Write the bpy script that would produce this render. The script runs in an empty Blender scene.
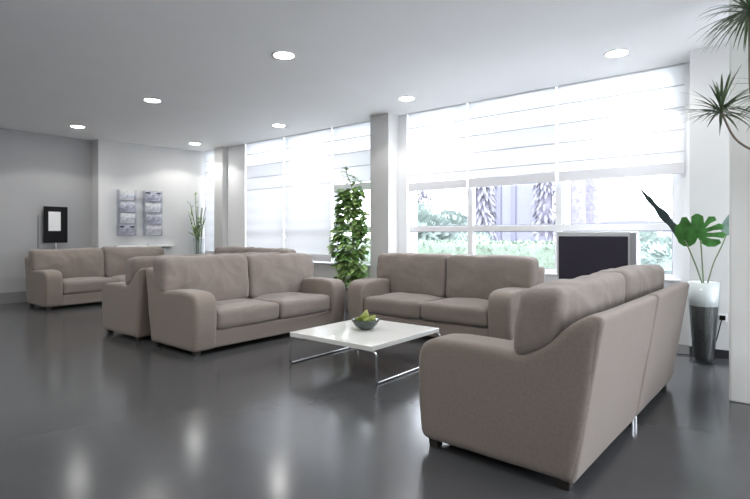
import bpy, bmesh, math, random
from mathutils import Vector, Matrix, noise, Euler

C = bpy.context.scene.collection
PI = math.pi
CEIL = 3.19

# ------------------------------------------------------------------ materials
def new_mat(name):
    m = bpy.data.materials.new(name); m.use_nodes = True
    nt = m.node_tree
    return m, nt, nt.nodes['Principled BSDF'], nt.nodes['Material Output']

def mat(name, col, rough=0.6, metal=0.0, var=0.0, vscale=8.0, bump=0.0, bscale=200.0, spec=0.5,
        sheen=0.0, emit=0.0, stretch=None, trans=0.0, coat=0.0):
    m, nt, b, out = new_mat(name)
    b.inputs['Base Color'].default_value = (*col, 1)
    b.inputs['Roughness'].default_value = rough
    b.inputs['Metallic'].default_value = metal
    b.inputs['Specular IOR Level'].default_value = spec
    b.inputs['Sheen Weight'].default_value = sheen
    b.inputs['Transmission Weight'].default_value = trans
    b.inputs['Coat Weight'].default_value = coat
    if emit:
        b.inputs['Emission Color'].default_value = (*col, 1)
        b.inputs['Emission Strength'].default_value = emit
    tc = nt.nodes.new('ShaderNodeTexCoord'); src = tc.outputs['Object']
    if stretch:
        mp = nt.nodes.new('ShaderNodeMapping'); mp.inputs['Scale'].default_value = stretch
        nt.links.new(src, mp.inputs['Vector']); src = mp.outputs['Vector']
    if var:
        n = nt.nodes.new('ShaderNodeTexNoise'); n.inputs['Scale'].default_value = vscale
        n.inputs['Detail'].default_value = 5
        nt.links.new(src, n.inputs['Vector'])
        r = nt.nodes.new('ShaderNodeValToRGB')
        r.color_ramp.elements[0].position = 0.3; r.color_ramp.elements[1].position = 0.7
        r.color_ramp.elements[0].color = (*[max(0, c*(1-var)) for c in col], 1)
        r.color_ramp.elements[1].color = (*[min(1, c*(1+var)) for c in col], 1)
        nt.links.new(n.outputs['Fac'], r.inputs['Fac'])
        nt.links.new(r.outputs['Color'], b.inputs['Base Color'])
    if bump:
        n2 = nt.nodes.new('ShaderNodeTexNoise'); n2.inputs['Scale'].default_value = bscale
        n2.inputs['Detail'].default_value = 2
        nt.links.new(src, n2.inputs['Vector'])
        bp = nt.nodes.new('ShaderNodeBump'); bp.inputs['Strength'].default_value = bump
        bp.inputs['Distance'].default_value = 0.01
        nt.links.new(n2.outputs['Fac'], bp.inputs['Height'])
        nt.links.new(bp.outputs['Normal'], b.inputs['Normal'])
    return m

def pane_mat(name, tint=(1, 1, 1), gloss=0.06):
    m, nt, b, out = new_mat(name)
    nt.nodes.remove(b)
    t = nt.nodes.new('ShaderNodeBsdfTransparent'); t.inputs['Color'].default_value = (*tint, 1)
    g = nt.nodes.new('ShaderNodeBsdfGlossy'); g.inputs['Roughness'].default_value = 0.02
    mx = nt.nodes.new('ShaderNodeMixShader'); mx.inputs['Fac'].default_value = gloss
    nt.links.new(t.outputs[0], mx.inputs[1]); nt.links.new(g.outputs[0], mx.inputs[2])
    nt.links.new(mx.outputs[0], out.inputs['Surface'])
    return m

def blind_mat(name, col, tr, clear=0.0):
    m, nt, b, out = new_mat(name)
    nt.nodes.remove(b)
    d = nt.nodes.new('ShaderNodeBsdfDiffuse'); d.inputs['Color'].default_value = (*col, 1)
    t = nt.nodes.new('ShaderNodeBsdfTranslucent'); t.inputs['Color'].default_value = (*col, 1)
    tp = nt.nodes.new('ShaderNodeBsdfTransparent')
    mx = nt.nodes.new('ShaderNodeMixShader'); mx.inputs['Fac'].default_value = tr
    nt.links.new(d.outputs[0], mx.inputs[1]); nt.links.new(t.outputs[0], mx.inputs[2])
    mx2 = nt.nodes.new('ShaderNodeMixShader'); mx2.inputs['Fac'].default_value = clear
    nt.links.new(mx.outputs[0], mx2.inputs[1]); nt.links.new(tp.outputs[0], mx2.inputs[2])
    nt.links.new(mx2.outputs[0], out.inputs['Surface'])
    return m

def floor_mat():
    m, nt, b, out = new_mat('polished dark floor')
    tc = nt.nodes.new('ShaderNodeTexCoord')
    n = nt.nodes.new('ShaderNodeTexNoise'); n.inputs['Scale'].default_value = 1.3; n.inputs['Detail'].default_value = 6
    n.inputs['Roughness'].default_value = 0.6
    nt.links.new(tc.outputs['Object'], n.inputs['Vector'])
    r = nt.nodes.new('ShaderNodeValToRGB')
    r.color_ramp.elements[0].position = .3; r.color_ramp.elements[1].position = .75
    r.color_ramp.elements[0].color = (.066, .068, .071, 1); r.color_ramp.elements[1].color = (.080, .082, .085, 1)
    nt.links.new(n.outputs['Fac'], r.inputs['Fac']); nt.links.new(r.outputs['Color'], b.inputs['Base Color'])
    rr = nt.nodes.new('ShaderNodeMapRange'); rr.inputs['To Min'].default_value = .15; rr.inputs['To Max'].default_value = .21
    nt.links.new(n.outputs['Fac'], rr.inputs['Value']); nt.links.new(rr.outputs[0], b.inputs['Roughness'])
    b.inputs['Specular IOR Level'].default_value = 0.45
    return m

M = {}
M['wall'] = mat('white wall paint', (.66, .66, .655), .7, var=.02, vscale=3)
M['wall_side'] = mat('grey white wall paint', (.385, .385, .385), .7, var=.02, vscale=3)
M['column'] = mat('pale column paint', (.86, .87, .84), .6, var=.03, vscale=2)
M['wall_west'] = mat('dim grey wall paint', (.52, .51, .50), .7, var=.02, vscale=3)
M['ceiling'] = mat('ceiling paint', (.90, .90, .90), .8, var=.01, vscale=2)
M['floor'] = floor_mat()
M['fabric'] = mat('taupe woven upholstery', (.255, .212, .183), .9, var=.07, vscale=60, bump=.25, bscale=420, spec=.15, sheen=.25)
M['fabric_cush'] = mat('taupe woven cushion cover', (.250, .211, .186), .9, var=.07, vscale=55, bump=.25, bscale=420, spec=.15, sheen=.25)
M['darkwood'] = mat('dark stained wood', (.035, .028, .024), .45, var=.2, vscale=20)
M['chrome'] = mat('polished chrome', (.75, .76, .78), .13, metal=1)
M['steel'] = mat('brushed steel', (.55, .56, .58), .35, metal=1)
M['laquer'] = mat('white gloss lacquer', (.90, .90, .87), .12, coat=.5)
M['white'] = mat('white powder coat', (.80, .80, .80), .4)
M['frame'] = mat('white window frame', (.90, .91, .92), .4)
M['gasket'] = mat('dark rubber gasket', (.32, .32, .37), .6)
M['black'] = mat('matt black', (.008, .008, .009), .6, spec=.15)
M['skirting'] = mat('dark skirting', (.02, .02, .022), .4)
M['skirting_grey'] = mat('grey skirting', (.24, .24, .245), .5)
M['screen'] = mat('dark glass screen', (.022, .018, .034), .22, spec=.6)
M['silver'] = mat('silver plastic', (.60, .61, .63), .35)
M['pane'] = pane_mat('clear window glass', (.97, .985, 1.0), .05)
M['blind_up'] = blind_mat('sheer blind fabric', (.93, .94, .95), .225, .03)
M['blind_low'] = blind_mat('blind fabric', (.88, .89, .92), .12, .01)
M['blind_hem'] = blind_mat('blind hem fabric', (.84, .84, .86), .12, .0)
M['rod'] = mat('blind batten', (.62, .63, .66), .5)
M['lamp'] = mat('downlight lens', (1.0, .99, .96), .5, emit=45.0)
M['acrylic'] = pane_mat('clear acrylic', (.92, .93, .97), .16)
M['paper'] = mat('white paper', (.80, .80, .80), .7)
M['magazine_a'] = mat('magazine cover grey violet', (.58, .58, .66), .35, var=.5, vscale=13)
M['magazine_b'] = mat('magazine cover pale', (.80, .80, .85), .35, var=.25, vscale=16)
M['magazine_c'] = mat('magazine cover dark', (.05, .05, .07), .35, var=.6, vscale=14)
M['leaf'] = mat('green leaf', (.13, .26, .06), .45, var=.5, vscale=9)
M['leaf_pale'] = mat('pale green leaf', (.32, .46, .16), .45, var=.45, vscale=9)
M['leaf_mon'] = mat('monstera leaf', (.06, .21, .045), .35, var=.35, vscale=14)
M['leaf_dark'] = mat('dark blue green leaf', (.045, .070, .072), .4, var=.4, vscale=9)
M['leaf_grey'] = mat('grey green leaf', (.13, .20, .17), .5, var=.35, vscale=12)
M['leaf_drac'] = mat('dracaena leaf', (.10, .15, .075), .45, var=.45, vscale=8)
M['stem'] = mat('green stem', (.16, .22, .12), .6)
M['bark'] = mat('plant stem bark', (.20, .16, .12), .8, var=.3, vscale=20)
M['soil'] = mat('dark gravel', (.022, .021, .022), .7, var=.7, vscale=60, bump=.6, bscale=90)
M['vase'] = pane_mat('vase glass', (.92, .94, .94), .035)
M['frost'] = mat('frosted white glass', (.93, .93, .92), .35)
M['bowl'] = mat('dark green glass', (.050, .070, .062), .12, spec=.7)
M['fruit'] = mat('green fruit skin', (.24, .30, .055), .4, var=.45, vscale=25)
M['fruit_y'] = mat('yellow green fruit skin', (.34, .38, .09), .4, var=.35, vscale=25)
M['pot'] = mat('grey planter', (.30, .30, .31), .5)
M['paving'] = mat('pale paving', (.75, .75, .76), .8, var=.08, vscale=1)
M['hedge'] = mat('clipped hedge leaves', (.25, .31, .235), .8, var=.25, vscale=14)  # outdoor colours from here down are paled to paint in the haze
M['bush'] = mat('hazy bush leaves', (.22, .265, .24), .8, var=.3, vscale=3)
M['bush_blue'] = mat('blue green shrub leaves', (.18, .20, .245), .8, var=.3, vscale=9)
M['tower'] = mat('hazed lavender render', (.165, .165, .205), .8, var=.04)  # pale lavender tones hold the distance haze in the colour itself
M['tower_dark'] = mat('hazed mauve render', (.128, .126, .160), .8)
M['palmbark'] = mat('hazed palm trunk bark', (.165, .155, .19), .9, var=.25, vscale=8)
M['palmleaf'] = mat('hazed palm frond', (.20, .195, .225), .7, var=.3, vscale=6)
M['house'] = mat('hazed house wall', (.20, .20, .235), .8)
M['houseroof'] = mat('hazed mauve roof tile', (.175, .17, .205), .8, var=.1, vscale=4)

# ------------------------------------------------------------------ mesh helpers
def link_mesh(name, bm, m, parent=None, smooth=False, loc=None, recalc=True):
    if recalc: bmesh.ops.recalc_face_normals(bm, faces=bm.faces)
    me = bpy.data.meshes.new(name)
    bm.to_mesh(me); bm.free()
    if smooth:
        for p in me.polygons: p.use_smooth = True
    o = bpy.data.objects.new(name, me); C.objects.link(o)
    for mm in (m if isinstance(m, (list, tuple)) else [m]): me.materials.append(mm)
    if parent is not None: o.parent = parent
    if loc: o.location = loc
    return o

def empty(name, loc=(0, 0, 0), rz=0.0):
    o = bpy.data.objects.new(name, None); C.objects.link(o)
    o.empty_display_size = .1; o.location = loc; o.rotation_euler = (0, 0, rz)
    return o

def tag(o, label, cat, group=None, kind=None):
    o['label'] = label; o['category'] = cat
    if group: o['group'] = group
    if kind: o['kind'] = kind
    return o

def thing(name, label, cat, loc=(0, 0, 0), rz=0.0, group=None):
    return tag(empty(name, loc, rz), label, cat, group)

def struct(o):
    o['kind'] = 'structure'; return o

def box(bm, x0, x1, y0, y1, z0, z1, bev=0.0, seg=2, mi=0):
    vs = [bm.verts.new((x, y, z)) for x in (x0, x1) for y in (y0, y1) for z in (z0, z1)]
    idx = [(0, 1, 3, 2), (4, 6, 7, 5), (0, 4, 5, 1), (2, 3, 7, 6), (0, 2, 6, 4), (1, 5, 7, 3)]
    fs = [bm.faces.new([vs[i] for i in f]) for f in idx]
    for f in fs: f.material_index = mi
    if bev:
        es = list({e for f in fs for e in f.edges})
        bmesh.ops.bevel(bm, geom=es, offset=bev, segments=seg, profile=.5, affect='EDGES', clamp_overlap=True)
    return fs

def mbox(name, x0, x1, y0, y1, z0, z1, m, parent=None, bev=0.0, seg=2):
    bm = bmesh.new(); box(bm, x0, x1, y0, y1, z0, z1, bev, seg)
    return link_mesh(name, bm, m, parent)

def tube(bm, pts, r, seg=10, cap=True):
    """tube along points; r a number or a list"""
    pts = [Vector(p) for p in pts]; n = len(pts)
    rs = r if isinstance(r, (list, tuple)) else [r]*n
    rings = []; up = Vector((0, 0, 1))
    prev = None
    for i, p in enumerate(pts):
        t = (pts[min(i+1, n-1)] - pts[max(i-1, 0)]).normalized()
        if prev is None:
            a = t.cross(up)
            if a.length < .05: a = t.cross(Vector((0, 1, 0)))
        else:
            a = prev - t*prev.dot(t)
        a.normalize(); prev = a; b = t.cross(a)
        rings.append([bm.verts.new(p + (a*math.cos(k*2*PI/seg) + b*math.sin(k*2*PI/seg))*rs[i]) for k in range(seg)])
    for i in range(n-1):
        for k in range(seg):
            bm.faces.new((rings[i][k], rings[i][(k+1) % seg], rings[i+1][(k+1) % seg], rings[i+1][k]))
    if cap:
        bm.faces.new(rings[0][::-1]); bm.faces.new(rings[-1])

def fillet(pts, r, n=6):
    """round the corners of a 3-D polyline"""
    pts = [Vector(p) for p in pts]; out = [pts[0]]
    for i in range(1, len(pts)-1):
        a, b, c = pts[i-1], pts[i], pts[i+1]
        u = (a-b); v = (c-b); d = min(r, u.length*.49, v.length*.49)
        p0 = b + u.normalized()*d; p1 = b + v.normalized()*d
        for k in range(n+1):
            t = k/n
            out.append(p0*(1-t)**2 + b*2*t*(1-t) + p1*t*t)
    out.append(pts[-1]); return out

def lathe(bm, prof, seg=32, centre=(0, 0, 0), cap_low=True, cap_top=False):
    c = Vector(centre); rings = []
    for r, z in prof:
        rings.append([bm.verts.new(c + Vector((r*math.cos(k*2*PI/seg), r*math.sin(k*2*PI/seg), z))) for k in range(seg)])
    for i in range(len(rings)-1):
        for k in range(seg):
            bm.faces.new((rings[i][k], rings[i][(k+1) % seg], rings[i+1][(k+1) % seg], rings[i+1][k]))
    if cap_low: bm.faces.new(rings[0][::-1])
    if cap_top: bm.faces.new(rings[-1])

def round_poly(pts, radii, n=5, step=.06):
    """2-D polygon with rounded corners, its long edges sampled"""
    N = len(pts); out = []
    for i in range(N):
        a, b, c = Vector(pts[i-1]), Vector(pts[i]), Vector(pts[(i+1) % N])
        r = radii[i] if isinstance(radii, (list, tuple)) else radii
        u = a-b; v = c-b; d = min(r, u.length*.49, v.length*.49)
        if r <= 0: out.append(b); continue
        p0 = b+u.normalized()*d; p1 = b+v.normalized()*d
        for k in range(n+1):
            t = k/n; out.append(p0*(1-t)**2 + b*2*t*(1-t) + p1*t*t)
    res = []
    for i, p in enumerate(out):
        q = out[(i+1) % len(out)]; L = (q-p).length
        if L < 1e-5: continue
        m = max(1, int(L/step))
        for k in range(m): res.append(p.lerp(q, k/m))
    return res

def puff(bm, outline, T, R, bulge, fn, nr=5, caps=(.86, .68, .48, .28, .12), centre=None):
    """upholstered solid: a 2-D outline thickened by T with rounded rims of radius R and crowned faces;
    fn(a, b, t) maps outline coordinates and thickness to space"""
    ar = sum(outline[i-1].x*outline[i].y - outline[i].x*outline[i-1].y for i in range(len(outline)))
    if ar < 0: outline = outline[::-1]
    N = len(outline); cen = Vector(centre) if centre else sum(outline, Vector((0, 0)))/N
    nor = []
    for i in range(N):
        t = outline[(i+1) % N]-outline[i-1]
        nv = Vector((-t.y, t.x)); nor.append(nv.normalized())
    R = min(R, T/2*.98)
    half = []
    for k in range(nr+1):
        a = k/nr*PI/2
        off = R*(1-math.cos(a)); h = T/2-R+R*math.sin(a)
        half.append([(outline[i]+nor[i]*off, h) for i in range(N)])
    last = [p for p, h in half[-1]]
    for s_ in caps:
        h = T/2 + bulge*(1-s_*s_)
        half.append([(cen+(p-cen)*s_, h) for p in last])
    rings = []
    for side in (-1, 1):
        rr = half if side == 1 else half[::-1]
        for ring in rr:
            rings.append([bm.verts.new(fn(p.x, p.y, side*h)) for p, h in ring])
    for i in range(len(rings)-1):
        for k in range(N):
            bm.faces.new((rings[i][k], rings[i][(k+1) % N], rings[i+1][(k+1) % N], rings[i+1][k]))
    if not caps:
        for ring in (rings[0][::-1], rings[-1]):
            f = bm.faces.new(ring); f.normal_update()
            bmesh.ops.triangulate(bm, faces=[f], quad_method='BEAUTY', ngon_method='EAR_CLIP')
        return
    c0 = bm.verts.new(fn(cen.x, cen.y, -(T/2+bulge))); c1 = bm.verts.new(fn(cen.x, cen.y, T/2+bulge))
    for k in range(N):
        bm.faces.new((c0, rings[0][(k+1) % N], rings[0][k]))
        bm.faces.new((c1, rings[-1][k], rings[-1][(k+1) % N]))

def soften(o, voxel, smooth, amp=0.0, scale=4.0, seed=0, amp2=0.0, scale2=11.0):
    """even out the mesh of an upholstered solid, then give it a soft cloth unevenness"""
    m = o.modifiers.new('even', 'REMESH'); m.mode = 'VOXEL'; m.voxel_size = voxel
    if smooth:
        k = o.modifiers.new('soft', 'SMOOTH'); k.iterations = smooth; k.factor = .5
    dg = bpy.context.evaluated_depsgraph_get(); dg.update()
    me = bpy.data.meshes.new_from_object(o.evaluated_get(dg))
    old = o.data; o.modifiers.clear(); o.data = me; me.name = old.name
    mats = [x for x in old.materials]; me.materials.clear()
    for x in mats: me.materials.append(x)
    bpy.data.meshes.remove(old)
    off = Vector((seed*7.3, seed*3.1, seed*1.7))
    nrm = [v.normal.copy() for v in me.vertices]
    for v, n in zip(me.vertices, nrm):
        d = 0
        if amp: d += noise.noise(v.co*scale+off)*amp
        if amp2: d += (1-abs(noise.noise(v.co*scale2+off))*2)*amp2
        v.co = v.co + n*d
    for p in me.polygons: p.use_smooth = True
    return o

def rumple(bm, amp, scale, seed):
    off = Vector((seed*7.3, seed*3.1, seed*1.7))
    for v in bm.verts:
        v.co += noise.noise_vector(v.co*scale+off)*amp

def copy_tree(o, parent=None):
    c = o.copy(); C.objects.link(c)
    if parent is not None: c.parent = parent
    for ch in list(o.children): copy_tree(ch, c)
    return c

# ------------------------------------------------------------------ the room
struct(mbox('floor', -3.2, 6.9, -4.7, 11.2, -.12, 0, M['floor']))
struct(mbox('ceiling', -3.2, 6.9, -4.7, 11.2, CEIL, CEIL+.15, M['ceiling']))
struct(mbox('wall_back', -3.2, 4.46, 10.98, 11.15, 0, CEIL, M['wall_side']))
def back_panel_wall():
    bm = bmesh.new()
    p = [(4.40, 10.68), (6.9, 10.36), (6.9, 11.15), (4.40, 11.15)]
    lo = [bm.verts.new((x, y, 0)) for x, y in p]; hi = [bm.verts.new((x, y, CEIL)) for x, y in p]
    for i in range(4): bm.faces.new((lo[i], lo[(i+1) % 4], hi[(i+1) % 4], hi[i]))
    bm.faces.new(lo); bm.faces.new(hi)
    return link_mesh('wall_back_panel', bm, M['wall'])
struct(back_panel_wall())
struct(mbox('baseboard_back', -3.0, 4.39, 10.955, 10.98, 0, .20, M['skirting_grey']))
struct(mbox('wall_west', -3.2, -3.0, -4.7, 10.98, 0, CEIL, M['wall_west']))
# window side: parapet, columns, piers
struct(mbox('wall_window_parapet', 6.64, 6.9, -4.5, 10.42, 0, .72, M['wall']))
struct(mbox('wall_pier_middle', 6.33, 6.9, 4.79, 5.16, 0, CEIL, M['wall']))
struct(mbox('wall_pier_far', 6.47, 6.9, 9.46, 9.77, 0, CEIL, M['wall']))
struct(mbox('wall_pier_near', 6.17, 6.9, -.62, .70, 0, CEIL, M['wall']))
struct(mbox('wall_column', 4.60, 5.05, -.42, .27, 0, CEIL, M['column'], bev=.012))
struct(mbox('baseboard_pier', 6.148, 6.17, -.60, .70, 0, .085, M['skirting']))
# south side: glazed wall behind the camera
struct(mbox('wall_south', -3.2, 6.9, -4.7, -4.5, 0, .35, M['wall']))
struct(mbox('wall_south_header', -3.2, 6.9, -4.7, -4.5, 2.9, CEIL, M['wall']))
for i, (x0, x1) in enumerate(((-3.2, .7), (3.2, 3.6), (6.1, 6.9))):
    struct(mbox('wall_south_pier_%d' % (i+1), x0, x1, -4.7, -4.5, .35, 2.9, M['wall']))

# ------------------------------------------------------------------ windows
def window(idx, ys, z0, z1, transom=None, x=6.70, lower=True):
    """ys: edges of the bays along y"""
    root = struct(empty('window_%d' % idx, (x, ys[0], 0)))
    bm = bmesh.new(); y0 = ys[0]
    w = .045
    for k, y in enumerate(ys):
        a = y-y0-w; b = y-y0+w
        box(bm, -.03, .05, a, b, z0, z1, .004, 1)
    box(bm, -.026, .046, 0, ys[-1]-y0, z0, z0+.07, .004, 1)
    box(bm, -.026, .046, 0, ys[-1]-y0, z1-.025, z1, .004, 1)
    if transom: box(bm, -.034, .054, 0, ys[-1]-y0, transom[0], transom[1], .004, 1)
    f = link_mesh('window_frame', bm, M['frame'], root)
    lv = [z0+.07] + ([transom[0], transom[1]] if transom else []) + [z1-.025]
    for k in range(len(ys)-1):
        for j in range(0, len(lv), 2):
            a = ys[k]-y0+w; b = ys[k+1]-y0-w; c = lv[j]; d = lv[j+1]
            bm = bmesh.new()
            vs = [bm.verts.new((.012, p, q)) for p, q in ((a, c), (b, c), (b, d), (a, d))]
            bm.faces.new(vs)
            pn = link_mesh('pane', bm, M['pane'], root)
            bm = bmesh.new(); g = .012
            for (p, q, r, s) in ((a, a+g, c, d), (b-g, b, c, d), (a, b, c, c+g), (a, b, d-g, d)):
                box(bm, -.006, .010, p, q, r, s)
            link_mesh('gasket', bm, M['gasket'], pn)
    bm = bmesh.new(); box(bm, -.10, -.031, -w+.002, ys[-1]-y0+w-.002, z0+.0005, z0+.022, .006, 1)
    link_mesh('window_sill', bm, M['frame'], root)
    return root

window(1, [.88, 2.23, 3.53, 4.66], .72, CEIL, (1.305, 1.385))
window(2, [5.205, 6.27, 7.58, 8.85], .72, CEIL, (1.305, 1.385))
window(3, [9.82, 10.34], .72, CEIL)
window(4, [-4.45, -3.2, -1.95, -.68], .72, CEIL, (1.305, 1.385))
struct(mbox('trim_2', 6.60, 6.9, 4.62, 4.80, .70, CEIL, M['frame']))
struct(mbox('trim_3', 6.60, 6.9, 8.83, 9.47, .70, CEIL, M['frame']))
struct(mbox('trim_1', 6.62, 6.9, .70, .84, .70, CEIL, M['frame']))
# big panes in the wall behind the camera
for i, (x0, x1) in enumerate(((.7, 3.2), (3.6, 6.1))):
    root = struct(empty('window_%d' % (5+i), (x0, -4.6, 0)))
    bm = bmesh.new(); W = x1-x0
    for a in (0, W/2-.03, W-.06): box(bm, a, a+.06, -.03, .03, .35, 2.9)
    for z in (.35, 2.84): box(bm, 0, W, -.03, .03, z, z+.06)
    link_mesh('window_frame', bm, M['frame'], root)
    bm = bmesh.new()
    bm.faces.new([bm.verts.new(p) for p in ((.06, 0, .41), (W-.06, 0, .41), (W-.06, 0, 2.84), (.06, 0, 2.84))])
    link_mesh('pane', bm, M['pane'], root)

# ------------------------------------------------------------------ roman blinds
def roman_blind(y0, y1, zb, label, x=6.60, split=2.70, pitch=.25):
    root = thing('roman_blind', label, 'blind', (x, (y0+y1)/2, zb), 0, 'white roman blinds on the windows')
    h = (y1-y0)/2
    def sheet(name, za, zc, m):
        bm = bmesh.new()
        zs = []; z = za
        nz = max(2, int((zc-za)/.05)); rows = []
        for i in range(nz+1):
            z = za+(zc-za)*i/nz
            ph = ((z-1.95) % pitch)/pitch
            dx = -.010*math.sin(ph*PI)
            rows.append([bm.verts.new((dx, y, z-zb)) for y in (-h, -h*.33, h*.33, h)])
        for a, b in zip(rows[:-1], rows[1:]):
            for k in range(3): bm.faces.new((a[k], a[k+1], b[k+1], b[k]))
        return link_mesh(name, bm, m, root, True)
    sheet('upper_fabric', max(split, zb+.15), CEIL-.014, M['blind_up'])
    sheet('lower_fabric', zb+.14, max(split, zb+.15), M['blind_low'])
    bm = bmesh.new(); box(bm, -.008, .008, -h, h, 0, .135, .003, 1)
    link_mesh('hem', bm, M['blind_hem'], root)
    bm = bmesh.new(); box(bm, -.014, .014, -h, h, CEIL-.018-zb, CEIL-zb, .003, 1)
    link_mesh('headrail', bm, M['frame'], root)
    z = 1.95+pitch
    while z < CEIL-.1:
        if z > zb+.2:
            bm = bmesh.new(); box(bm, -.007, .001, -h, h, z-.006-zb, z+.006-zb)
            link_mesh('batten', bm, M['rod'], root)
        z += pitch
    return root
G = .018
roman_blind(.80, 2.23-G, 1.945, 'short white roman blind above the dark television screen')
roman_blind(2.23+G, 3.53-G, 1.945, 'short white roman blind on the middle bay, between two other short blinds')
roman_blind(3.53+G, 4.595, 1.945, 'short white roman blind beside the square pier, above the taupe sofa backs')
roman_blind(5.19, 6.27-G, 2.02, 'white roman blind raised above the tall leafy climbing plant')
roman_blind(6.27+G, 7.58-G, .76, 'full-length white roman blind next to the leafy climbing plant')
roman_blind(7.58+G, 8.79, .76, 'full-length white roman blind, second bay from the leafy climbing plant')
roman_blind(9.81, 10.33, .76, 'slim white roman blind in the gap between back wall and far pier')

# ------------------------------------------------------------------ downlights
def downlight(x, y, label, watts=40):
    root = thing('downlight', label, 'ceiling light', (x, y, CEIL), 0, 'recessed round downlights')
    bm = bmesh.new(); lathe(bm, [(.10, -.002), (.118, -.010), (.128, -.006), (.13, 0)], 36, cap_low=False)
    link_mesh('trim_ring', bm, M['white'], root, True)
    bm = bmesh.new(); lathe(bm, [(.001, -.004), (.104, -.004)], 36, cap_low=False)
    link_mesh('lens', bm, M['lamp'], root)
    L = bpy.data.lights.new('downlight_lamp', 'SPOT'); L.energy = watts; L.spot_size = math.radians(132); L.spot_blend = .22
    L.shadow_soft_size = .09; L.color = (1, .975, .94)
    lo = bpy.data.objects.new('downlight_lamp', L); C.objects.link(lo); lo.parent = root; lo.location = (0, 0, -.02)
for x, y, lab in (
    (3.60, 4.14, 'bright round downlight over the coffee table end of the sofa group, largest one'),
    (3.62, 7.00, 'round downlight above the gap behind the back-to-back sofas'),
    (3.66, 9.74, 'round downlight nearest the wall with the black notice board'),
    (5.78, 1.32, 'round downlight closest to the television and the glass vase plant'),
    (5.83, 4.09, 'round downlight beside the square pier at mid window'),
    (5.85, 6.86, 'round downlight in front of the full-length blinds'),
    (5.90, 9.62, 'round downlight in the far corner near the acrylic magazine racks')):
    downlight(x, y, lab)
for x, y in ((3.62, 1.35), (1.40, 4.12), (1.40, 1.35), (1.40, 6.95), (1.40, 9.7), (-.8, 4.12), (-.8, 6.95), (-.8, 1.35)):  # unseen lamps carrying on the grid, west ones added to brighten sofa sides
    downlight(x, y, 'recessed round downlight added to the ceiling out of view')

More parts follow.
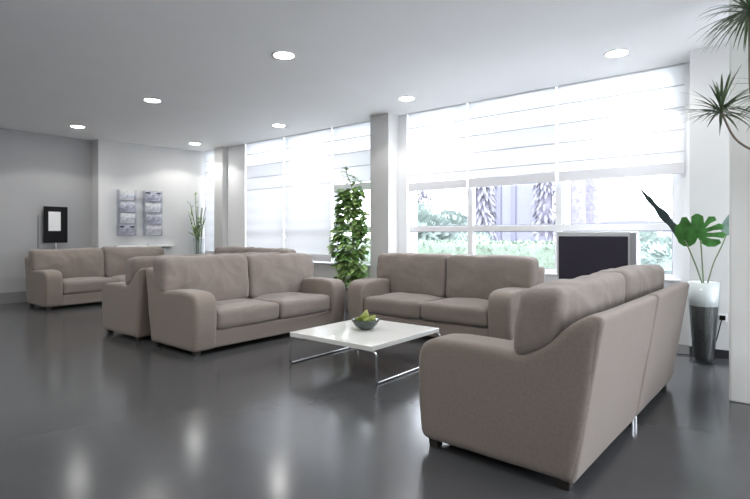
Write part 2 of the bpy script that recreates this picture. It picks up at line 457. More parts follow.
# ------------------------------------------------------------------ sofas
SL, ARM, AH = 2.28, .265, .64
def make_sofa(label, loc, rz, seed, stretch=1.0):
    """local: x along the sofa 0..SL, y depth from the front 0 to the back 1.03, z up"""
    root = thing('two_seat_sofa', label, 'sofa', loc, rz, 'taupe two-seat sofas')
    SL = globals()['SL']*stretch
    rnd = random.Random(seed)
    side = [(.01, .05), (-.018, .26), (-.022, .50), (.0, .60), (.08, .645), (.22, .655), (.45, .655), (.61, .640), (.69, .662), (.78, .722),
            (.865, .805), (.94, .862), (1.03, .874), (.968, .45), (.898, .05)]
    rad = [.045, .06, .06, .05, .05, .05, .05, .06, .06, .06, .06, .05, .042, .1, .045]
    prof = round_poly(side, rad, 4)
    for s in (0, 1):
        x = ARM/2 if s == 0 else SL-ARM/2
        bm = bmesh.new()
        puff(bm, prof, ARM, .036, 0, lambda a, b, t: Vector((x+t, a, b)), caps=(.8, .5, .25), centre=(.55, .38))
        soften(link_mesh('arm', bm, M['fabric'], root, True), .013, 10, .004, 3.2, seed+s, .001, 7)
    # plinth
    bm = bmesh.new()
    pl = round_poly([(ARM-.02, .055), (SL-ARM+.02, .055), (SL-ARM+.02, .235), (ARM-.02, .235)], .012, 3)
    puff(bm, pl, .84, .02, 0, lambda a, b, t: Vector((a, .45+t, b)), caps=())
    link_mesh('base', bm, M['fabric'], root)
    # back panels, two halves with a seam between
    for s in (0, 1):
        x0, x1 = (.012, SL/2-.007) if s == 0 else (SL/2+.007, SL-.012)
        ol = round_poly([(x0, .05), (x1, .05), (x1, .868), (x0, .868)], [.02, .015, .02, .03], 4)
        bm = bmesh.new()
        def fn(a, b, t):
            yb = .905+(b-.05)/.82*.135
            return Vector((a, yb-.045+t, b))
        puff(bm, ol, .085, .02, .0, fn, caps=())
        soften(link_mesh('back_panel', bm, M['fabric'], root, True), .014, 1, .003, 3, seed+5+s)
    # seat cushions
    mid = SL/2
    for s in (0, 1):
        x0, x1 = (ARM+.003, mid-.004) if s == 0 else (mid+.004, SL-ARM-.003)
        ol = round_poly([(x0, .005), (x1, .005), (x1, .80), (x0, .80)], [.05, .05, .03, .03], 5)
        bm = bmesh.new()
        puff(bm, ol, .215, .055, .030, lambda a, b, t: Vector((a, b, .345+t)))
        soften(link_mesh('seat_cushion', bm, M['fabric_cush'], root, True), .016, 4, .012, 4, seed+9+s, .002, 7)
    # back cushions, T-shaped over the arms
    for s in (0, 1):
        e = -.002+rnd.uniform(-.004, .004)
        top = 1.0+rnd.uniform(-.008, .01)
        pts = [(ARM-.012, .44), (mid-.006, .44), (mid-.006, top), (-e, top-.012), (-e-.004, .612), (ARM-.012, .612)]
        rr = [.07, .07, .07, .08, .075, .05]
        if s == 1: pts = [(SL-a, b) for a, b in pts]
        ol = round_poly(pts, rr, 5)
        bm = bmesh.new()
        def fn2(a, b, t):
            k = (b-.44)/.56
            thick = 1.0+.10*math.sin(min(1, k)*PI)
            y = .690+.045*k+t*thick; z = b+t*.06*k
            out = max(0, min(1, (ARM+.01-a)/.03, )) if s == 0 else max(0, min(1, (a-SL+ARM+.01)/.03))
            if out > 0:                                  # the wing follows the rising arm
                cv = [(.40, .652), (.61, .642), (.69, .664), (.78, .724), (.865, .808), (.95, .865)]
                za = .652 if y < .40 else .865
                for (ya, z0), (yb, z1) in zip(cv[:-1], cv[1:]):
                    if ya <= y <= yb: za = z0+(z1-z0)*(y-ya)/(yb-ya)
                lift = max(0, za-.650); q = max(0, min(1, 1-(b-.612)/.36))
                z += lift*q*out
            return Vector((a, y, z))
        cx = (mid*.55) if s == 0 else SL-mid*.55
        puff(bm, ol, .235, .055, .018, fn2, nr=6, centre=(cx, .80))
        soften(link_mesh('back_cushion', bm, M['fabric_cush'], root, True), .014, 7, .018, 4, seed+13+s*3, .006, 6)
    # feet
    for fx, fy in ((.07, .075), (SL-.07, .075), (.07, .84), (SL-.07, .84)):
        bm = bmesh.new()
        a, b = .034, .027
        lo = [bm.verts.new((fx+i*b, fy+j*b, 0)) for i, j in ((-1, -1), (1, -1), (1, 1), (-1, 1))]
        hi = [bm.verts.new((fx+i*a, fy+j*a, .075)) for i, j in ((-1, -1), (1, -1), (1, 1), (-1, 1))]
        for i in range(4): bm.faces.new((lo[i], lo[(i+1) % 4], hi[(i+1) % 4], hi[i]))
        bm.faces.new(lo[::-1]); bm.faces.new(hi)
        o = link_mesh('foot', bm, M['darkwood'], root); o['label'] = 'short dark wooden foot'
    for fx in (SL/2-.035, SL/2+.035):
        bm = bmesh.new(); tube(bm, [(fx, .885, 0), (fx, .885, .07)], .014, 10)
        o = link_mesh('foot', bm, M['chrome'], root); o['label'] = 'thin chrome foot under the centre seam'
    return root

make_sofa('large taupe sofa seen from behind and side, in front of the vase plant', (2.48+SL*1.03, 1.57, 0), PI-math.radians(2), 1, 1.03)
make_sofa('taupe sofa facing the viewer behind the coffee table, back to back with another', (2.81, 4.59, 0), 0, 2)
make_sofa('taupe sofa standing along the window beside the square pier and television', (4.95, 2.15+SL, 0), -PI/2, 3)
make_sofa('taupe sofa turned away, pushed back to back behind the facing sofa', (2.80+SL, 6.70, 0), PI, 4)
make_sofa('taupe sofa against the wall under the black notice and magazine racks', (3.03, 9.36, 0), 0, 5, 1.05)
make_sofa('mostly hidden taupe sofa in front of the full-length blinds', (5.42, 6.84+SL, 0), -PI/2, 6)

# ------------------------------------------------------------------ coffee table and fruit bowl
TX0, TX1, TY0, TY1, TZ = 3.235, 4.31, 2.625, 3.635, .32
def coffee_table():
    cx, cy = (TX0+TX1)/2, (TY0+TY1)/2
    t = thing('coffee_table', 'low square white coffee table with chrome sled legs', 'table', (cx, cy, 0))
    hx, hy = (TX1-TX0)/2, (TY1-TY0)/2
    bm = bmesh.new(); box(bm, -hx, hx, -hy, hy, TZ-.042, TZ, .004, 2)
    link_mesh('tabletop', bm, M['laquer'], t)
    for s in (-1, 1):
        y_in, y_out = s*(hy-.16), s*(hy+.028)
        zt = TZ-.053
        pts = [(-hx+.03, y_in, zt), (-hx+.03, y_out, zt), (-hx+.03, y_out, .011), (hx-.03, y_out, .011), (hx-.03, y_out, zt), (hx-.03, y_in, zt)]
        bm = bmesh.new(); tube(bm, fillet(pts, .035, 5), .0105, 10)
        o = link_mesh('leg', bm, M['chrome'], t, True); o['label'] = 'bent chrome rod sled leg'
coffee_table()
BX, BY = 3.80, 3.16
def bowl():
    b = tag(empty('fruit_bowl', (BX, BY, TZ)), 'small dark green glass bowl on the white coffee table', 'bowl')
    bm = bmesh.new()
    lathe(bm, [(.042, 0), (.050, .003), (.084, .015), (.116, .045), (.134, .080), (.140, .102), (.136, .103), (.110, .048), (.074, .022), (.030, .014), (.001, .013)], 40)
    link_mesh('bowl_body', bm, M['bowl'], b, True)
    bm = bmesh.new(); lathe(bm, [(.050, 0.0), (.052, .005), (.046, .008)], 32)
    link_mesh('bowl_foot', bm, M['bowl'], b, True)
bowl()
def fruit(x, y, z, r, tilt, m, label):
    root = thing('fruit', label, 'fruit', (BX+x, BY+y, TZ+z), 0, 'green fruits in the bowl')
    root.rotation_euler = tilt
    bm = bmesh.new()
    prof = [(.001, -r*.96), (r*.35, -r*.95), (r*.7, -r*.72), (r*.95, -r*.3), (r, .05*r), (r*.9, r*.45), (r*.66, r*.85), (r*.45, r*1.15), (r*.34, r*1.4), (r*.2, r*1.52), (.001, r*1.54)]
    lathe(bm, prof, 18, cap_low=False)
    rumple(bm, r*.10, 18, x*90+y*70)
    link_mesh('fruit_flesh', bm, m, root, True)
    bm = bmesh.new(); tube(bm, [(0, 0, r*1.48), (r*.1, 0, r*1.7), (r*.28, r*.05, r*1.95)], r*.07, 6)
    link_mesh('stalk', bm, M['bark'], root)
for f in ((-.048, .045, .088, .036, (.5, -.7, .2), M['fruit'], 'green fruit in the glass bowl, leaning on the rim at the sofa side'),
          (.05, -.035, .090, .038, (.5, .6, 0), M['fruit_y'], 'yellowish green fruit in the glass bowl, beside the upright one'),
          (.035, .050, .088, .035, (-.5, .5, 1), M['fruit'], 'green fruit in the glass bowl, toward the window'),
          (-.045, -.045, .086, .034, (.6, -.4, 1), M['fruit'], 'dull green fruit at the front of the glass bowl'),
          (.004, .004, .132, .038, (.15, .2, .4), M['fruit_y'], 'upright yellowish green fruit topping the pile in the bowl')):
    fruit(*f)

# ------------------------------------------------------------------ television on its stand
def television():
    t = thing('television', 'flat television with dark screen and silver frame before the window', 'television', (6.08, 1.615, 0), 0)
    bm = bmesh.new(); box(bm, -.04, .05, -.445, .43, .64, 1.29, .012, 2)
    link_mesh('housing', bm, M['silver'], t)
    bm = bmesh.new(); box(bm, -.046, -.038, -.352, .402, .70, 1.235)
    link_mesh('screen', bm, M['screen'], t)
    bm = bmesh.new(); box(bm, -.047, -.038, -.438, -.372, .66, 1.28, .003, 1)
    link_mesh('speaker_grille', bm, M['steel'], t)
    bm = bmesh.new(); box(bm, -.02, .04, -.06, .06, .03, .66, .01, 2)
    link_mesh('pole', bm, M['silver'], t)
    bm = bmesh.new(); box(bm, -.20, .22, -.30, .30, 0, .03, .012, 2)
    link_mesh('base_plate', bm, M['silver'], t)
television()

# ------------------------------------------------------------------ leaves
def blade(bm, base, direction, length, width, droop=.3, curl=.15, seg=7, twist=None, fold=.25, tip=1.0, shape=None, mi=0):
    """a leaf strip with a midrib fold, growing from base along direction and bending down"""
    d = Vector(direction).normalized(); up = Vector((0, 0, 1))
    side = d.cross(up)
    if side.length < .05: side = Vector((1, 0, 0))
    side.normalize()
    if twist: side = (Matrix.Rotation(twist, 3, d) @ side).normalized()
    p = Vector(base); rows = []; step = length/seg
    for i in range(seg+1):
        t = i/seg
        w = width*(shape(t) if shape else (math.sin(PI*min(1, t*.92+.06))**.8))
        nrm = side.cross(d).normalized()
        l = bm.verts.new(p - side*w/2 + nrm*fold*w/2); c = bm.verts.new(p); r = bm.verts.new(p + side*w/2 + nrm*fold*w/2)
        rows.append((l, c, r))
        d = (d + Vector((0, 0, -droop/seg*(.4+1.2*t)))).normalized()
        side = (side - d*side.dot(d)).normalized()
        p = p + d*step
    for a, b in zip(rows[:-1], rows[1:]):
        for k in (0, 1):
            f = bm.faces.new((a[k], a[k+1], b[k+1], b[k])); f.material_index = mi; f.smooth = True

def sph(rnd, zmin=-1, zmax=1):
    z = rnd.uniform(zmin, zmax); a = rnd.uniform(0, 2*PI); r = math.sqrt(max(0, 1-z*z))
    return Vector((r*math.cos(a), r*math.sin(a), z))

# ------------------------------------------------------------------ glass vase with three big leaves
def vase_plant():
    vx, vy = 5.82, .545
    t = thing('vase_plant', 'tall tapering glass vase of dark gravel holding a monstera and two other leaves', 'plant', (vx, vy, 0))
    bm = bmesh.new()
    lathe(bm, [(.085, 0), (.094, .01), (.098, .06), (.112, .30), (.128, .58), (.140, .80), (.136, .80), (.123, .58), (.107, .30), (.092, .07), (.080, .03), (.001, .028)], 40)
    link_mesh('vase', bm, M['vase'], t, True)
    bm = bmesh.new()
    lathe(bm, [(.076, .032), (.089, .07), (.104, .30), (.1175, .545), (.10, .553), (.001, .556)], 40)
    link_mesh('gravel', bm, M['soil'], t, True)
    bm = bmesh.new()
    lathe(bm, [(.119, .560), (.1245, .66), (.1335, .792), (.118, .785), (.06, .778), (.001, .776)], 40)
    o = link_mesh('white_filling', bm, M['frost'], t, True); o['label'] = 'white filling in the upper third of the vase'
    view = Vector((-.99, -.12, 0)).normalized()     # towards the seats
    # monstera
    s = [(0, 0, .77), (-.02, .008, .95), (-.05, .012, 1.10), (-.06, .02, 1.20)]
    bm = bmesh.new(); tube(bm, fillet(s, .05, 4), .007, 8); st = link_mesh('stem', bm, M['stem'], t, True)
    bm = bmesh.new()
    P0 = Vector((-.06, .02, 1.20))
    ax_u = Vector((-.12, -1, .0)).normalized(); ax_v = Vector((-.35, .0, .95)).normalized()
    # heart outline with deep slits, built as fingers off the midrib
    L, Wd = .31, .205
    base = P0 + ax_v*(-.05) + Vector((0, .02, 0))
    def pt(u, v, lift=0): return base + ax_u*u + ax_v*v + ax_u.cross(ax_v)*(-.12*u*u/.18 + lift)
    half = [(0, .10), (.03, .04), (.09, .0), (.16, .0), (.215, .035), (.20, .075), (.13, .085), (.075, .105), (.15, .105), (.235, .085), (.262, .125), (.225, .155),
            (.14, .15), (.08, .155), (.15, .175), (.23, .18), (.25, .222), (.20, .245), (.12, .215), (.075, .20), (.12, .25), (.18, .28), (.165, .32), (.11, .325),
            (.065, .255), (.06, .33), (.02, .355), (0, .36)]
    for sgn in (-1, 1):
        sc = .86 if sgn == 1 else .80
        vsl = [bm.verts.new(pt(sgn*u*sc, v*.95-.02)) for u, v in half]
        f = bm.faces.new(vsl)
    bmesh.ops.triangulate(bm, faces=bm.faces[:])
    lf = link_mesh('leaf', bm, M['leaf_mon'], st); lf['label'] = 'split bright green monstera leaf'
    # long dark leaf leaning to the window
    s = [(0, .01, .77), (-.02, .06, .95), (-.03, .12, 1.12), (-.03, .17, 1.24)]
    bm = bmesh.new(); tube(bm, fillet(s, .05, 4), .007, 8); st = link_mesh('stem', bm, M['stem'], t, True)
    bm = bmesh.new()
    blade(bm, (-.03, .165, 1.22), (-.02, .56, .72), .63, .088, droop=-.05, seg=14, fold=.22, twist=1.25,
          shape=lambda q: (min(1, q*6)**.7)*(1-.85*q**2.4)*(1+.28*math.sin(q*17)*(q < .8)))
    lf = link_mesh('leaf', bm, M['leaf_dark'], st); lf['label'] = 'long folded dark blue-green leaf'
    # small grey leaf
    s = [(0, -.03, .77), (.0, -.08, .98), (-.01, -.15, 1.15), (-.01, -.185, 1.26)]
    bm = bmesh.new(); tube(bm, fillet(s, .05, 4), .006, 8); st = link_mesh('stem', bm, M['stem'], t, True)
    bm = bmesh.new()
    blade(bm, (-.01, -.180, 1.24), (0, -.22, 1), .26, .15, droop=0, seg=10, fold=.3, twist=PI/2+.2, shape=lambda q: min(1, (q*4)**.8)*(1-q**1.7))
    lf = link_mesh('leaf', bm, M['leaf_grey'], st); lf['label'] = 'small upright grey-green leaf'
vase_plant()

# ------------------------------------------------------------------ dracaena at the edge of the view
def dracaena():
    bx, by = 4.16, -.16
    t = thing('dracaena', 'tall dracaena with spiky leaf rosettes in front of the pale column', 'plant', (bx, by, 0))
    bm = bmesh.new(); lathe(bm, [(.13, 0), (.14, .01), (.19, .36), (.195, .38), (.175, .38), (.165, .33), (.001, .33)], 36)
    link_mesh('pot', bm, M['pot'], t, True)
    bm = bmesh.new(); lathe(bm, [(.163, .325), (.10, .34), (.001, .345)], 24, cap_low=False)
    link_mesh('soil', bm, M['soil'], t, True)
    tops = [((3.99, .275, 2.075), .27, 1, M['leaf_drac'], .5), ((4.08, .125, 2.72), .36, 2, M['leaf_drac'], .9), ((4.22, -.03, 2.18), .30, 3, M['leaf_drac'], .8),
            ((4.25, -.35, 1.75), .30, 4, M['leaf_drac'], .8)]
    for (x, y, z), L, sd, m, dr in tops:
        rnd = random.Random(sd)
        p = Vector((x-bx, y-by, z))
        bm = bmesh.new()
        if sd == 1:
            pts = [(.03, .02, .34), (.08, .03, 1.2), (.02, .16, 1.78), (-.03, .27, 1.80), (-.10, .37, 1.88), p - Vector((0, 0, .02))]
        else:
            pts = [(.02*sd-.04, -.01*sd, .34), (p.x*.5+.06, p.y*.5-.02, z*.45), (p.x+.03, p.y, z*.8), p]
        tube(bm, fillet(pts, .15, 5), .007 if sd == 1 else .013, 8)
        st = link_mesh('trunk', bm, M['bark'], t, True)
        bm = bmesh.new()
        for k in range(75 if sd == 1 else 110):
            d = sph(rnd, -.25, 1.0) if sd == 1 else sph(rnd, -.45, .8)
            blade(bm, p + Vector((0, 0, rnd.uniform(-.03, .02))), d, L*rnd.uniform(.75, 1.12), .014*rnd.uniform(.8, 1.25), droop=dr, seg=7, fold=.3,
                  shape=lambda q: .5+.5*min(1, q*4) if q < .35 else 1-((q-.35)/.65)**1.6*.95)
        link_mesh('leaf_rosette', bm, m, st)
dracaena()

# ------------------------------------------------------------------ climbing plant by the middle pier
def climbing_plant():
    px, py = 6.27, 5.48
    t = thing('climbing_plant', 'tall bushy green climbing plant between blind and square pier', 'plant', (px, py, 0))
    bm = bmesh.new(); lathe(bm, [(.12, 0), (.13, .01), (.17, .33), (.175, .35), (.155, .35), (.145, .31), (.001, .31)], 32)
    link_mesh('pot', bm, M['pot'], t, True)
    bm = bmesh.new(); tube(bm, [(0, 0, .30), (.01, .01, 1.1), (0, -.01, 2.0)], .025, 10)
    link_mesh('support_pole', bm, M['bark'], t, True)
    rnd = random.Random(11)
    bm = bmesh.new()
    for k in range(1250):
        z = .40+1.62*rnd.random()**.9
        q = (z-.4)/1.62
        r = (.31+.05*math.sin(z*7))*(1-.42*q**2.5)
        a = rnd.uniform(0, 2*PI); rr = r*math.sqrt(rnd.random())
        c = Vector((math.cos(a)*rr*.6, math.sin(a)*rr*1.1+.02, z))
        if c.y < -.20: c.y = -.20+rnd.uniform(0, .1)
        if math.sin(z*5.3+a*2.0) > .86 : continue
        d = Vector((math.cos(a)-.6, math.sin(a), rnd.uniform(-.5, .5)))
        if c.x > .06: d.x = -abs(d.x)
        if c.y < -.15: d.y = abs(d.y)
        blade(bm, c, d, rnd.uniform(.11, .18), rnd.uniform(.06, .10), droop=.8, seg=4, fold=.2, mi=0 if rnd.random() < .6 else 1, twist=rnd.uniform(-.6, .6))
    # the wandering top shoot
    sh = [(0, 0, 1.95), (-.03, .03, 2.12), (-.04, .12, 2.28), (-.05, .10, 2.40)]
    for k in range(16):
        q = k/15; i = min(2, int(q*3)); f = q*3-i
        c = Vector(sh[i]).lerp(Vector(sh[i+1]), f)
        blade(bm, c, (rnd.uniform(-1, .3), rnd.uniform(-1, 1), rnd.uniform(-.3, .6)), .12, .06, droop=.7, seg=4, mi=k % 2)
    for k in range(10):
        q = k/9
        blade(bm, (-.04, .10-.30*q, 2.26-.16*q), (rnd.uniform(-1, .2), rnd.uniform(-1, .6), .2), .11, .06, droop=.7, seg=4, mi=k % 2)
    link_mesh('foliage', bm, [M['leaf'], M['leaf_pale']], t, recalc=False)
    bm = bmesh.new(); tube(bm, fillet(sh, .06, 4), .006, 6); tube(bm, [(-.04, .10, 2.26), (-.04, -.05, 2.22), (-.04, -.2, 2.1)], .005, 6)
    link_mesh('stem', bm, M['stem'], t, True)
climbing_plant()

# ------------------------------------------------------------------ lily vase by the far pier
def far_vase():
    vx, vy = 6.18, 9.93
    t = thing('lily_vase', 'slim tall glass vase of green stems beside the far square pier', 'plant', (vx, vy, 0))
    bm = bmesh.new(); lathe(bm, [(.10, 0), (.105, .01), (.09, .5), (.12, 1.18), (.115, 1.18), (.085, .5), (.095, .03), (.001, .03)], 28)
    link_mesh('vase', bm, M['vase'], t, True)
    rnd = random.Random(5)
    bm = bmesh.new(); bs = bmesh.new()
    for k in range(10):
        a = rnd.uniform(0, 2*PI); sp = rnd.uniform(.08, .30); h = rnd.uniform(1.45, 1.98)
        tip = Vector((math.cos(a)*sp*.7, math.sin(a)*sp, h))
        pts = [(math.cos(a)*.03, math.sin(a)*.03, .1), (math.cos(a)*.06, math.sin(a)*.06, 1.15), tip*.75+Vector((0, 0, .32)), tip]
        tube(bs, fillet(pts, .1, 3), .008, 6)
        for j in range(5):
            z = 1.18+(h-1.18)*j/7
            q = (z-1.15)/(h-1.15+.01)
            c = Vector((math.cos(a)*(.06+(sp*.7-.06)*q), math.sin(a)*(.06+(sp-.06)*q), z))
            blade(bm, c, (rnd.uniform(-1, 1), rnd.uniform(-1, 1), .9), rnd.uniform(.14, .24), .032, droop=.6, seg=5, mi=0 if rnd.random() < .5 else 1)
    for (dy, h) in ((.36, 1.75), (.10, 2.12), (.30, 1.95)):
        tube(bs, [(0, 0, 1.1), (-.02, dy*.6, h-.3), (-.02, dy, h)], .007, 6)
        for j in range(4):
            blade(bm, (-.02, dy*(1-.1*j), h-.09*j), (rnd.uniform(-1, 1), rnd.uniform(-1, 1), .5), .10, .04, droop=.3, seg=4, mi=1)
    link_mesh('stem', bs, M['stem'], t, True)
    link_mesh('foliage', bm, [M['leaf'], M['leaf_pale']], t, recalc=False)
far_vase()

# ------------------------------------------------------------------ things on the back walls
def ywall(x): return 10.68-(x-4.40)*.128
def notice():
    x0, x1, z0, z1 = 3.50, 3.91, 1.10, 1.80
    t = thing('notice_board', 'black notice board with white sheet standing by the wall', 'sign', ((x0+x1)/2, 10.88, 0))
    bm = bmesh.new(); w = (x1-x0)/2; box(bm, -w, w, .0, .025, z0, z1, .004, 1)
    link_mesh('board', bm, M['black'], t)
    bm = bmesh.new(); box(bm, -w+.075, -w+.285, -.004, .001, 1.33, 1.70)
    link_mesh('sheet', bm, M['paper'], t)
    bm = bmesh.new(); tube(bm, [(0, .012, .02), (0, .012, z0)], .013, 10)
    link_mesh('pole', bm, M['steel'], t, True)
    bm = bmesh.new(); lathe(bm, [(.001, .0), (.075, 0), (.075, .012), (.02, .022), (.001, .022)], 24, (0, .01, 0))
    link_mesh('base_plate', bm, M['steel'], t, True)
    s = mbox('wall_strip', 3.425, 3.445, 10.955, 10.98, 1.0, 1.63, M['skirting_grey'])
    tag(s, 'thin grey vertical strip on the wall beside the black notice', 'strip')
notice()

def rack(x0, x1, z0, z1, label, seed):
    cx = (x0+x1)/2; y = ywall(cx)
    rz = -math.atan(.128)
    t = thing('magazine_rack', label, 'magazine rack', (cx, y, z0), rz, 'clear acrylic wall racks')
    w = (x1-x0)/2; H = z1-z0; rnd = random.Random(seed)
    bm = bmesh.new()
    # wavy clear back sheet
    n = 40; rows = []
    for i in range(n+1):
        z = H*i/n; yy = -.035-.022*math.sin(z/H*4*2*PI)
        rows.append((bm.verts.new((-w, yy, z)), bm.verts.new((w, yy, z))))
    for a, b in zip(rows[:-1], rows[1:]):
        f = bm.faces.new((a[0], a[1], b[1], b[0])); f.smooth = True
    link_mesh('back_sheet', bm, M['acrylic'], t)
    for s in (-1, 1):
        bm = bmesh.new(); box(bm, s*w-.006, s*w+.006, -.11, -.004, 0, H, .002, 1)
        link_mesh('side_rail', bm, M['acrylic'], t)
    for k in range(4):
        zb = H*k/4+.02
        bm = bmesh.new()
        # scoop pocket
        rows = []
        for i in range(9):
            a = i/8*PI/2
            rows.append([bm.verts.new((x, -.05-.07*math.sin(a), zb+.13*(1-math.cos(a)))) for x in (-w+.008, w-.008)])
        for a, b in zip(rows[:-1], rows[1:]):
            f = bm.faces.new((a[0], a[1], b[1], b[0])); f.smooth = True
        link_mesh('pocket', bm, M['acrylic'], t)
    # magazines are things of their own
    for k in range(4):
        zb = H*k/4+.03
        mk = ['magazine_b', 'magazine_a', 'magazine_b', 'magazine_a'][(k+seed) % 4]
        m = thing('magazine', ('magazine in the %s pocket of the ' % ['lowest', 'second lowest', 'second highest', 'top'][k]) + ('rack nearer the notice board' if seed == 1 else 'rack nearer the lily vase'),
                  'magazine', (0, 0, 0), 0, 'magazines in the wall racks')
        m.location = t.matrix_basis @ Vector((0, -.075, zb)); m.rotation_euler = (.16, 0, rz)
        bm = bmesh.new(); lean = rnd.uniform(-.012, .012)
        ww = w-.035
        n = 8
        for (yo, top) in ((0, .205), (.007, .20)):
            a = [bm.verts.new((-ww+2*ww*i/n+lean, yo-.012*math.sin(i/n*PI), 0)) for i in range(n+1)]
            b = [bm.verts.new((-ww+2*ww*i/n+lean, yo-.022*math.sin(i/n*PI), top-(.02*math.sin(i/n*PI) if seed == 2 else 0))) for i in range(n+1)]
            for i in range(n): bm.faces.new((a[i], a[i+1], b[i+1], b[i]))
        link_mesh('cover', bm, M[mk], m, True, recalc=False)
        bm = bmesh.new(); box(bm, -ww+lean, ww+lean, -.016, .004, .150, .182)
        link_mesh('masthead', bm, M['magazine_c'] if (k+seed) % 4 == 1 else M['paper'], m)
rack(4.74, 5.09, 1.23, 2.19, 'clear wavy magazine rack on the wall, the one nearer the black notice', 1)
rack(5.25, 5.63, 1.23, 2.20, 'clear wavy magazine rack on the wall, the one nearer the lily vase', 2)

def shelf():
    x0, x1 = 4.68, 5.86
    cx = (x0+x1)/2; y = ywall(cx); rz = -math.atan(.128)
    s = thing('wall_shelf', 'long slim white shelf on the wall below the magazine racks', 'shelf', (cx, y, 1.0), rz)
    w = (x1-x0)/2
    bm = bmesh.new(); box(bm, -w, w, -.16, -.003, 0, .03, .004, 1); link_mesh('board', bm, M['laquer'], s)
    for a in (-.4, .4):
        bm = bmesh.new()
        vs = [bm.verts.new((a+dx, yy, zz)) for dx in (-.008, .008) for yy, zz in ((-.003, 0), (-.13, 0), (-.003, -.12))]
        bm.faces.new(vs[:3]); bm.faces.new(vs[3:][::-1])
        for i in range(3): bm.faces.new((vs[i], vs[(i+1) % 3], vs[3+(i+1) % 3], vs[3+i]))
        link_mesh('bracket', bm, M['white'], s)
    for off, ww, lab, mk in ((-.36, .17, 'dark magazine lying flat at the notice board end of the shelf', 'magazine_c'),
                             (.25, .20, 'pale magazine lying flat at the lily vase end of the shelf', 'magazine_a')):
        m = thing('shelf_magazine', lab, 'magazine', s.matrix_basis @ Vector((off, -.085, .030)), rz+.05, 'magazines lying on the shelf')
        bm = bmesh.new(); box(bm, -ww, ww, -.065, .065, 0, .016, .002, 1)
        link_mesh('pages', bm, M['paper'], m)
        bm = bmesh.new(); box(bm, -ww-.003, ww+.003, -.068, .068, .016, .020, .001, 1)
        link_mesh('cover', bm, M[mk], m)
shelf()

# wall socket with a hanging cable on the near pier
def socket():
    t = thing('wall_socket', 'small black wall socket on the pier beside the glass vase', 'socket', (6.17, .415, .37))
    bm = bmesh.new(); box(bm, -.010, -.0005, -.04, .04, 0, .08, .003, 1); link_mesh('plate', bm, M['white'], t)
    bm = bmesh.new(); box(bm, -.045, -.010, -.025, .025, .02, .065, .004, 1); o = link_mesh('plug', bm, M['black'], t); o['label'] = 'black plug'
    bm = bmesh.new(); tube(bm, fillet([(6.14, .42, .395), (6.10, .43, .35), (6.12, .46, .20), (6.11, .52, .012), (6.08, .64, .008), (6.03, 1.02, .008)], .05, 5), .006, 8)
    tag(link_mesh('power_cable', bm, M['black'], None, True), 'thin dark cable hanging from the wall socket to the floor', 'cable')
socket()

# ------------------------------------------------------------------ outside
struct(mbox('ground_outside', 6.92, 90, -60, 90, -.35, -.12, M['paving']))
def leafy(bm, rnd, fnpos, n, size, zmin=-.3):
    for k in range(n):
        p, d = fnpos(rnd)
        blade(bm, p, d, size*rnd.uniform(.7, 1.3), size*.5, droop=.5, seg=2, fold=.2)
def hedge():
    rnd = random.Random(3)
    x0, x1, y0, y1, h = 9.5, 10.3, 1.95, 12.0, 1.06
    bm = bmesh.new()
    nx, ny, nz = 4, 90, 8
    def pos(r):
        f = r.random()
        if f < .55: p = Vector((x0, r.uniform(y0, y1), r.uniform(-.1, h))); d = Vector((-1, r.uniform(-.8, .8), r.uniform(-.4, .8)))
        else: p = Vector((r.uniform(x0, x1), r.uniform(y0, y1), h)); d = Vector((r.uniform(-.8, .8), r.uniform(-.8, .8), .8))
        return p, d
    box(bm, x0, x1, y0, y1, -.12, h)
    leafy(bm, rnd, pos, 3800, .09)
    o = link_mesh('hedge', bm, M['hedge'], recalc=False)
    tag(o, 'low clipped pale green hedge running outside the window', 'hedge')
hedge()
def bush(x, y, r, h, m, label, seed, name='bush', n=1500):
    rnd = random.Random(seed); bm = bmesh.new()
    bmesh.ops.create_icosphere(bm, subdivisions=3, radius=1)
    for v in bm.verts:
        v.co *= 1+.22*noise.noise(v.co*2.2+Vector((seed, 0, 0)))
        v.co = Vector((v.co.x*r*.9, v.co.y*r*.9, h/2+v.co.z*h/2*.95))
    def pos(q):
        d = sph(q); k = 1+.22*noise.noise(d*2.2+Vector((seed, 0, 0)))
        return Vector((d.x*r*k*.9, d.y*r*k*.9, h/2+d.z*h/2*.95*k)), d+Vector((0, 0, .3))
    leafy(bm, rnd, pos, n, min(.24, r*.2))
    o = link_mesh(name, bm, m, None, loc=(x, y, -.13), recalc=False)
    tag(o, label, 'bush', 'bushes outside the window')
bush(8.5, 1.32, .34, .78, M['bush_blue'], 'round blue-green shrub outside, low behind the end of the near sofa', 4, n=500)
bush(13.0, 8.75, 1.15, 2.15, M['bush'], 'broad pale green bush outside beside the square pier', 5)
bush(19.5, 11.4, 1.6, 2.3, M['bush'], 'pale green bush outside between pier bush and lavender tower', 6)
bush(12.2, 6.35, .60, 1.60, M['bush'], 'smaller grey-green bush beside the lavender tower foot', 7, n=800)
bush(21, 3.9, 1.2, 1.4, M['bush'], 'pale bush outside above the television', 8, n=800)
bush(17, 2.1, 1.5, 1.15, M['bush'], 'low spreading pale bush outside, past the dark leaf', 9, n=800)

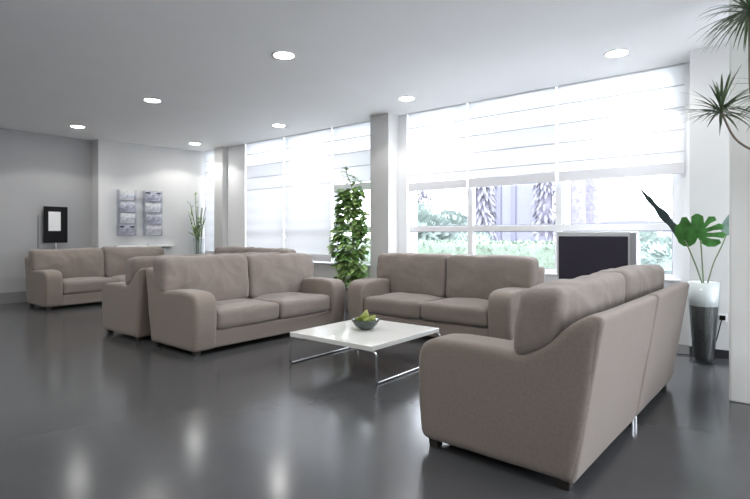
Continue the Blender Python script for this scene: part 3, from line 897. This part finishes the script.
def tree(x, y, label, seed, h=4.2, cr=1.0):
    t = thing('garden_tree', label, 'tree', (x, y, -.13)); rnd = random.Random(seed)
    bm = bmesh.new(); tube(bm, [(0, 0, 0), (.05, .03, h*.4), (0, .1, h*.85)], [.13, .10, .05], 8)
    link_mesh('trunk', bm, M['palmbark'], t, True)
    bm = bmesh.new()
    for k in range(1100):
        c = Vector((0, .05, h*.72)) + Vector((rnd.gauss(0, .38)*cr, rnd.gauss(0, .38)*cr, rnd.gauss(0, .55)*cr))
        blade(bm, c, sph(rnd), .18, .10, seg=2, droop=.4)
    link_mesh('crown', bm, M['palmleaf'], t, recalc=False)
tree(17.2, 11.6, 'mauve tree outside the bay next to the square pier', 21)

def palm(x, y, label, seed, h=3.9, r=.2, shag=False, fr=1.0):
    t = thing('palm_tree', label, 'palm tree', (x, y, -.13), 0, 'palm trees outside'); rnd = random.Random(seed)
    bm = bmesh.new(); n = 26
    tube(bm, [(.05*math.sin(i*.3), 0, h*i/n) for i in range(n+1)], [r*(1.15-.25*i/n+(.06 if i % 2 else 0)) for i in range(n+1)], 12)
    link_mesh('trunk', bm, M['palmbark'], t)
    bm = bmesh.new()
    for k in range(26):
        a = rnd.uniform(0, 2*PI); el = rnd.uniform(-.3, 1.1)
        d = Vector((math.cos(a), math.sin(a), el)).normalized(); p = Vector((0, 0, h)); L = rnd.uniform(1.2, 1.7)*fr
        for i in range(12):
            q = i/12
            side = d.cross(Vector((0, 0, 1))).normalized()
            for s in (-1, 1):
                blade(bm, p, d*.7+side*s+Vector((0, 0, -.2)), (.42*fr+.05)*(1-.6*q), .05, seg=2, droop=.5)
            p = p+d*L/12; d = (d+Vector((0, 0, -.14))).normalized()
    if shag:
        for k in range(260):
            a = rnd.uniform(0, 2*PI); z = h-rnd.random()*2.4
            blade(bm, (math.cos(a)*r, math.sin(a)*r, z), (math.cos(a), math.sin(a), -.5), .45, .10, seg=3, droop=.9)
    link_mesh('fronds', bm, M['palmleaf'], t, recalc=False)
def along(px, X):
    t = (px-375)/500; k = X/(.7808+.6247*t); return k*(.6247-.7808*t)
palm(15.0, along(482, 15.0), 'shaggy palm outside, closest to the bush beside the pier', 31, shag=True, fr=.45)
palm(22.0, along(493, 22.0), 'second palm outside, half behind the lavender tower edge', 32, h=4.6, r=.28, shag=True, fr=.5)
palm(18, along(546, 18), 'single palm outside between lavender tower and television', 33, r=.24, shag=True, fr=.5)
palm(18, along(578, 18), 'palm outside above the television, nearer the lavender tower', 34, r=.24, h=4.6, fr=.3)
palm(25, along(592, 25), 'palm outside above the television, the one nearer the gabled house', 35, r=.36, h=5.6, fr=.6)

def tower():
    t = thing('garden_tower', 'pale lavender flat wall tower behind the hedge', 'building', (19.5, 8.28, -.13))
    bm = bmesh.new(); box(bm, 0, 2.0, -.82, .82, 0, 8, .02, 1); link_mesh('wall', bm, M['tower'], t)
    for y, w in ((.06, .10), (.70, .10)):
        bm = bmesh.new(); box(bm, -.06, -.001, y-w, y+w, 0, 7.8); link_mesh('pilaster', bm, M['tower_dark'], t)
    bm = bmesh.new(); box(bm, -.15, 2.15, -.97, .97, 8, 8.3, .02, 1); link_mesh('cornice', bm, M['tower_dark'], t)
tower()
def house(x, y, w, h, ridge, label):
    t = thing('garden_house', label, 'house', (x, y, -.13), 0, 'pale houses beyond the garden')
    bm = bmesh.new(); box(bm, 0, 6, -w/2, w/2, 0, h); link_mesh('wall', bm, M['house'], t)
    bm = bmesh.new(); e = .3
    vs = [bm.verts.new(p) for p in ((-e, -w/2-e, h), (6+e, -w/2-e, h), (6+e, w/2+e, h), (-e, w/2+e, h), (1.8, -.4, ridge), (4.2, .4, ridge))]
    for f in ((0, 3, 4), (0, 4, 5, 1), (1, 5, 2), (3, 2, 5, 4), (0, 1, 2, 3)): bm.faces.new([vs[i] for i in f])
    link_mesh('roof', bm, M['houseroof'], t)
    for yy in (-w*.25, w*.2):
        bm = bmesh.new(); box(bm, -.03, .02, yy-.5, yy+.5, .9, 1.9); link_mesh('window', bm, M['tower_dark'], t)
house(40, 8.9, 3.6, 2.4, 3.65, 'pale gabled house far off beyond the window, above the television')
house(52, 8.0, 6.0, 1.9, 2.8, 'low pale house far off, beside the gabled one')

# ------------------------------------------------------------------ sky and sun
w = bpy.data.worlds.new('overcast sky'); bpy.context.scene.world = w; w.use_nodes = True
nt = w.node_tree; bg = nt.nodes['Background']
tc = nt.nodes.new('ShaderNodeTexCoord'); sp = nt.nodes.new('ShaderNodeSeparateXYZ'); rp = nt.nodes.new('ShaderNodeValToRGB')
nt.links.new(tc.outputs['Generated'], sp.inputs[0]); nt.links.new(sp.outputs['Z'], rp.inputs['Fac'])
rp.color_ramp.elements[0].position = 0.0; rp.color_ramp.elements[0].color = (.93, .95, 1.0, 1)
rp.color_ramp.elements[1].position = 1.0; rp.color_ramp.elements[1].color = (.80, .88, 1.0, 1)
nt.links.new(rp.outputs['Color'], bg.inputs['Color']); bg.inputs['Strength'].default_value = 7.0

# light portals: they only tell the sampler where daylight enters
def portal(loc, rot, sx, sy):
    L = bpy.data.lights.new('daylight_portal', 'AREA'); L.shape = 'RECTANGLE'; L.size = sx; L.size_y = sy
    L.cycles.is_portal = True
    o = bpy.data.objects.new('daylight_portal', L); C.objects.link(o); o.location = loc; o.rotation_euler = rot
for y0, y1 in ((.84, 4.78), (5.17, 8.83), (9.78, 10.4), (-4.5, -.63)):
    portal((6.88, (y0+y1)/2, 1.95), (0, PI/2, 0), 2.45, y1-y0)
for x0, x1 in ((.7, 3.2), (3.6, 6.1)):
    portal(((x0+x1)/2, -4.68, 1.62), (PI/2, 0, 0), x1-x0, 2.5)

# ------------------------------------------------------------------ camera
th = math.atan(625/500)
cd = bpy.data.cameras.new('camera'); cam = bpy.data.objects.new('camera', cd); C.objects.link(cam)
cam.location = (0, 0, 1.25); cam.rotation_euler = (PI/2, 0, -th)
cd.sensor_width = 36; cd.lens = 24; cd.shift_y = -14.5/750; cd.clip_start = .05
bpy.context.scene.camera = cam
vs = bpy.context.scene.view_settings
vs.view_transform = 'Standard'; vs.look = 'None'; vs.exposure = 0.45
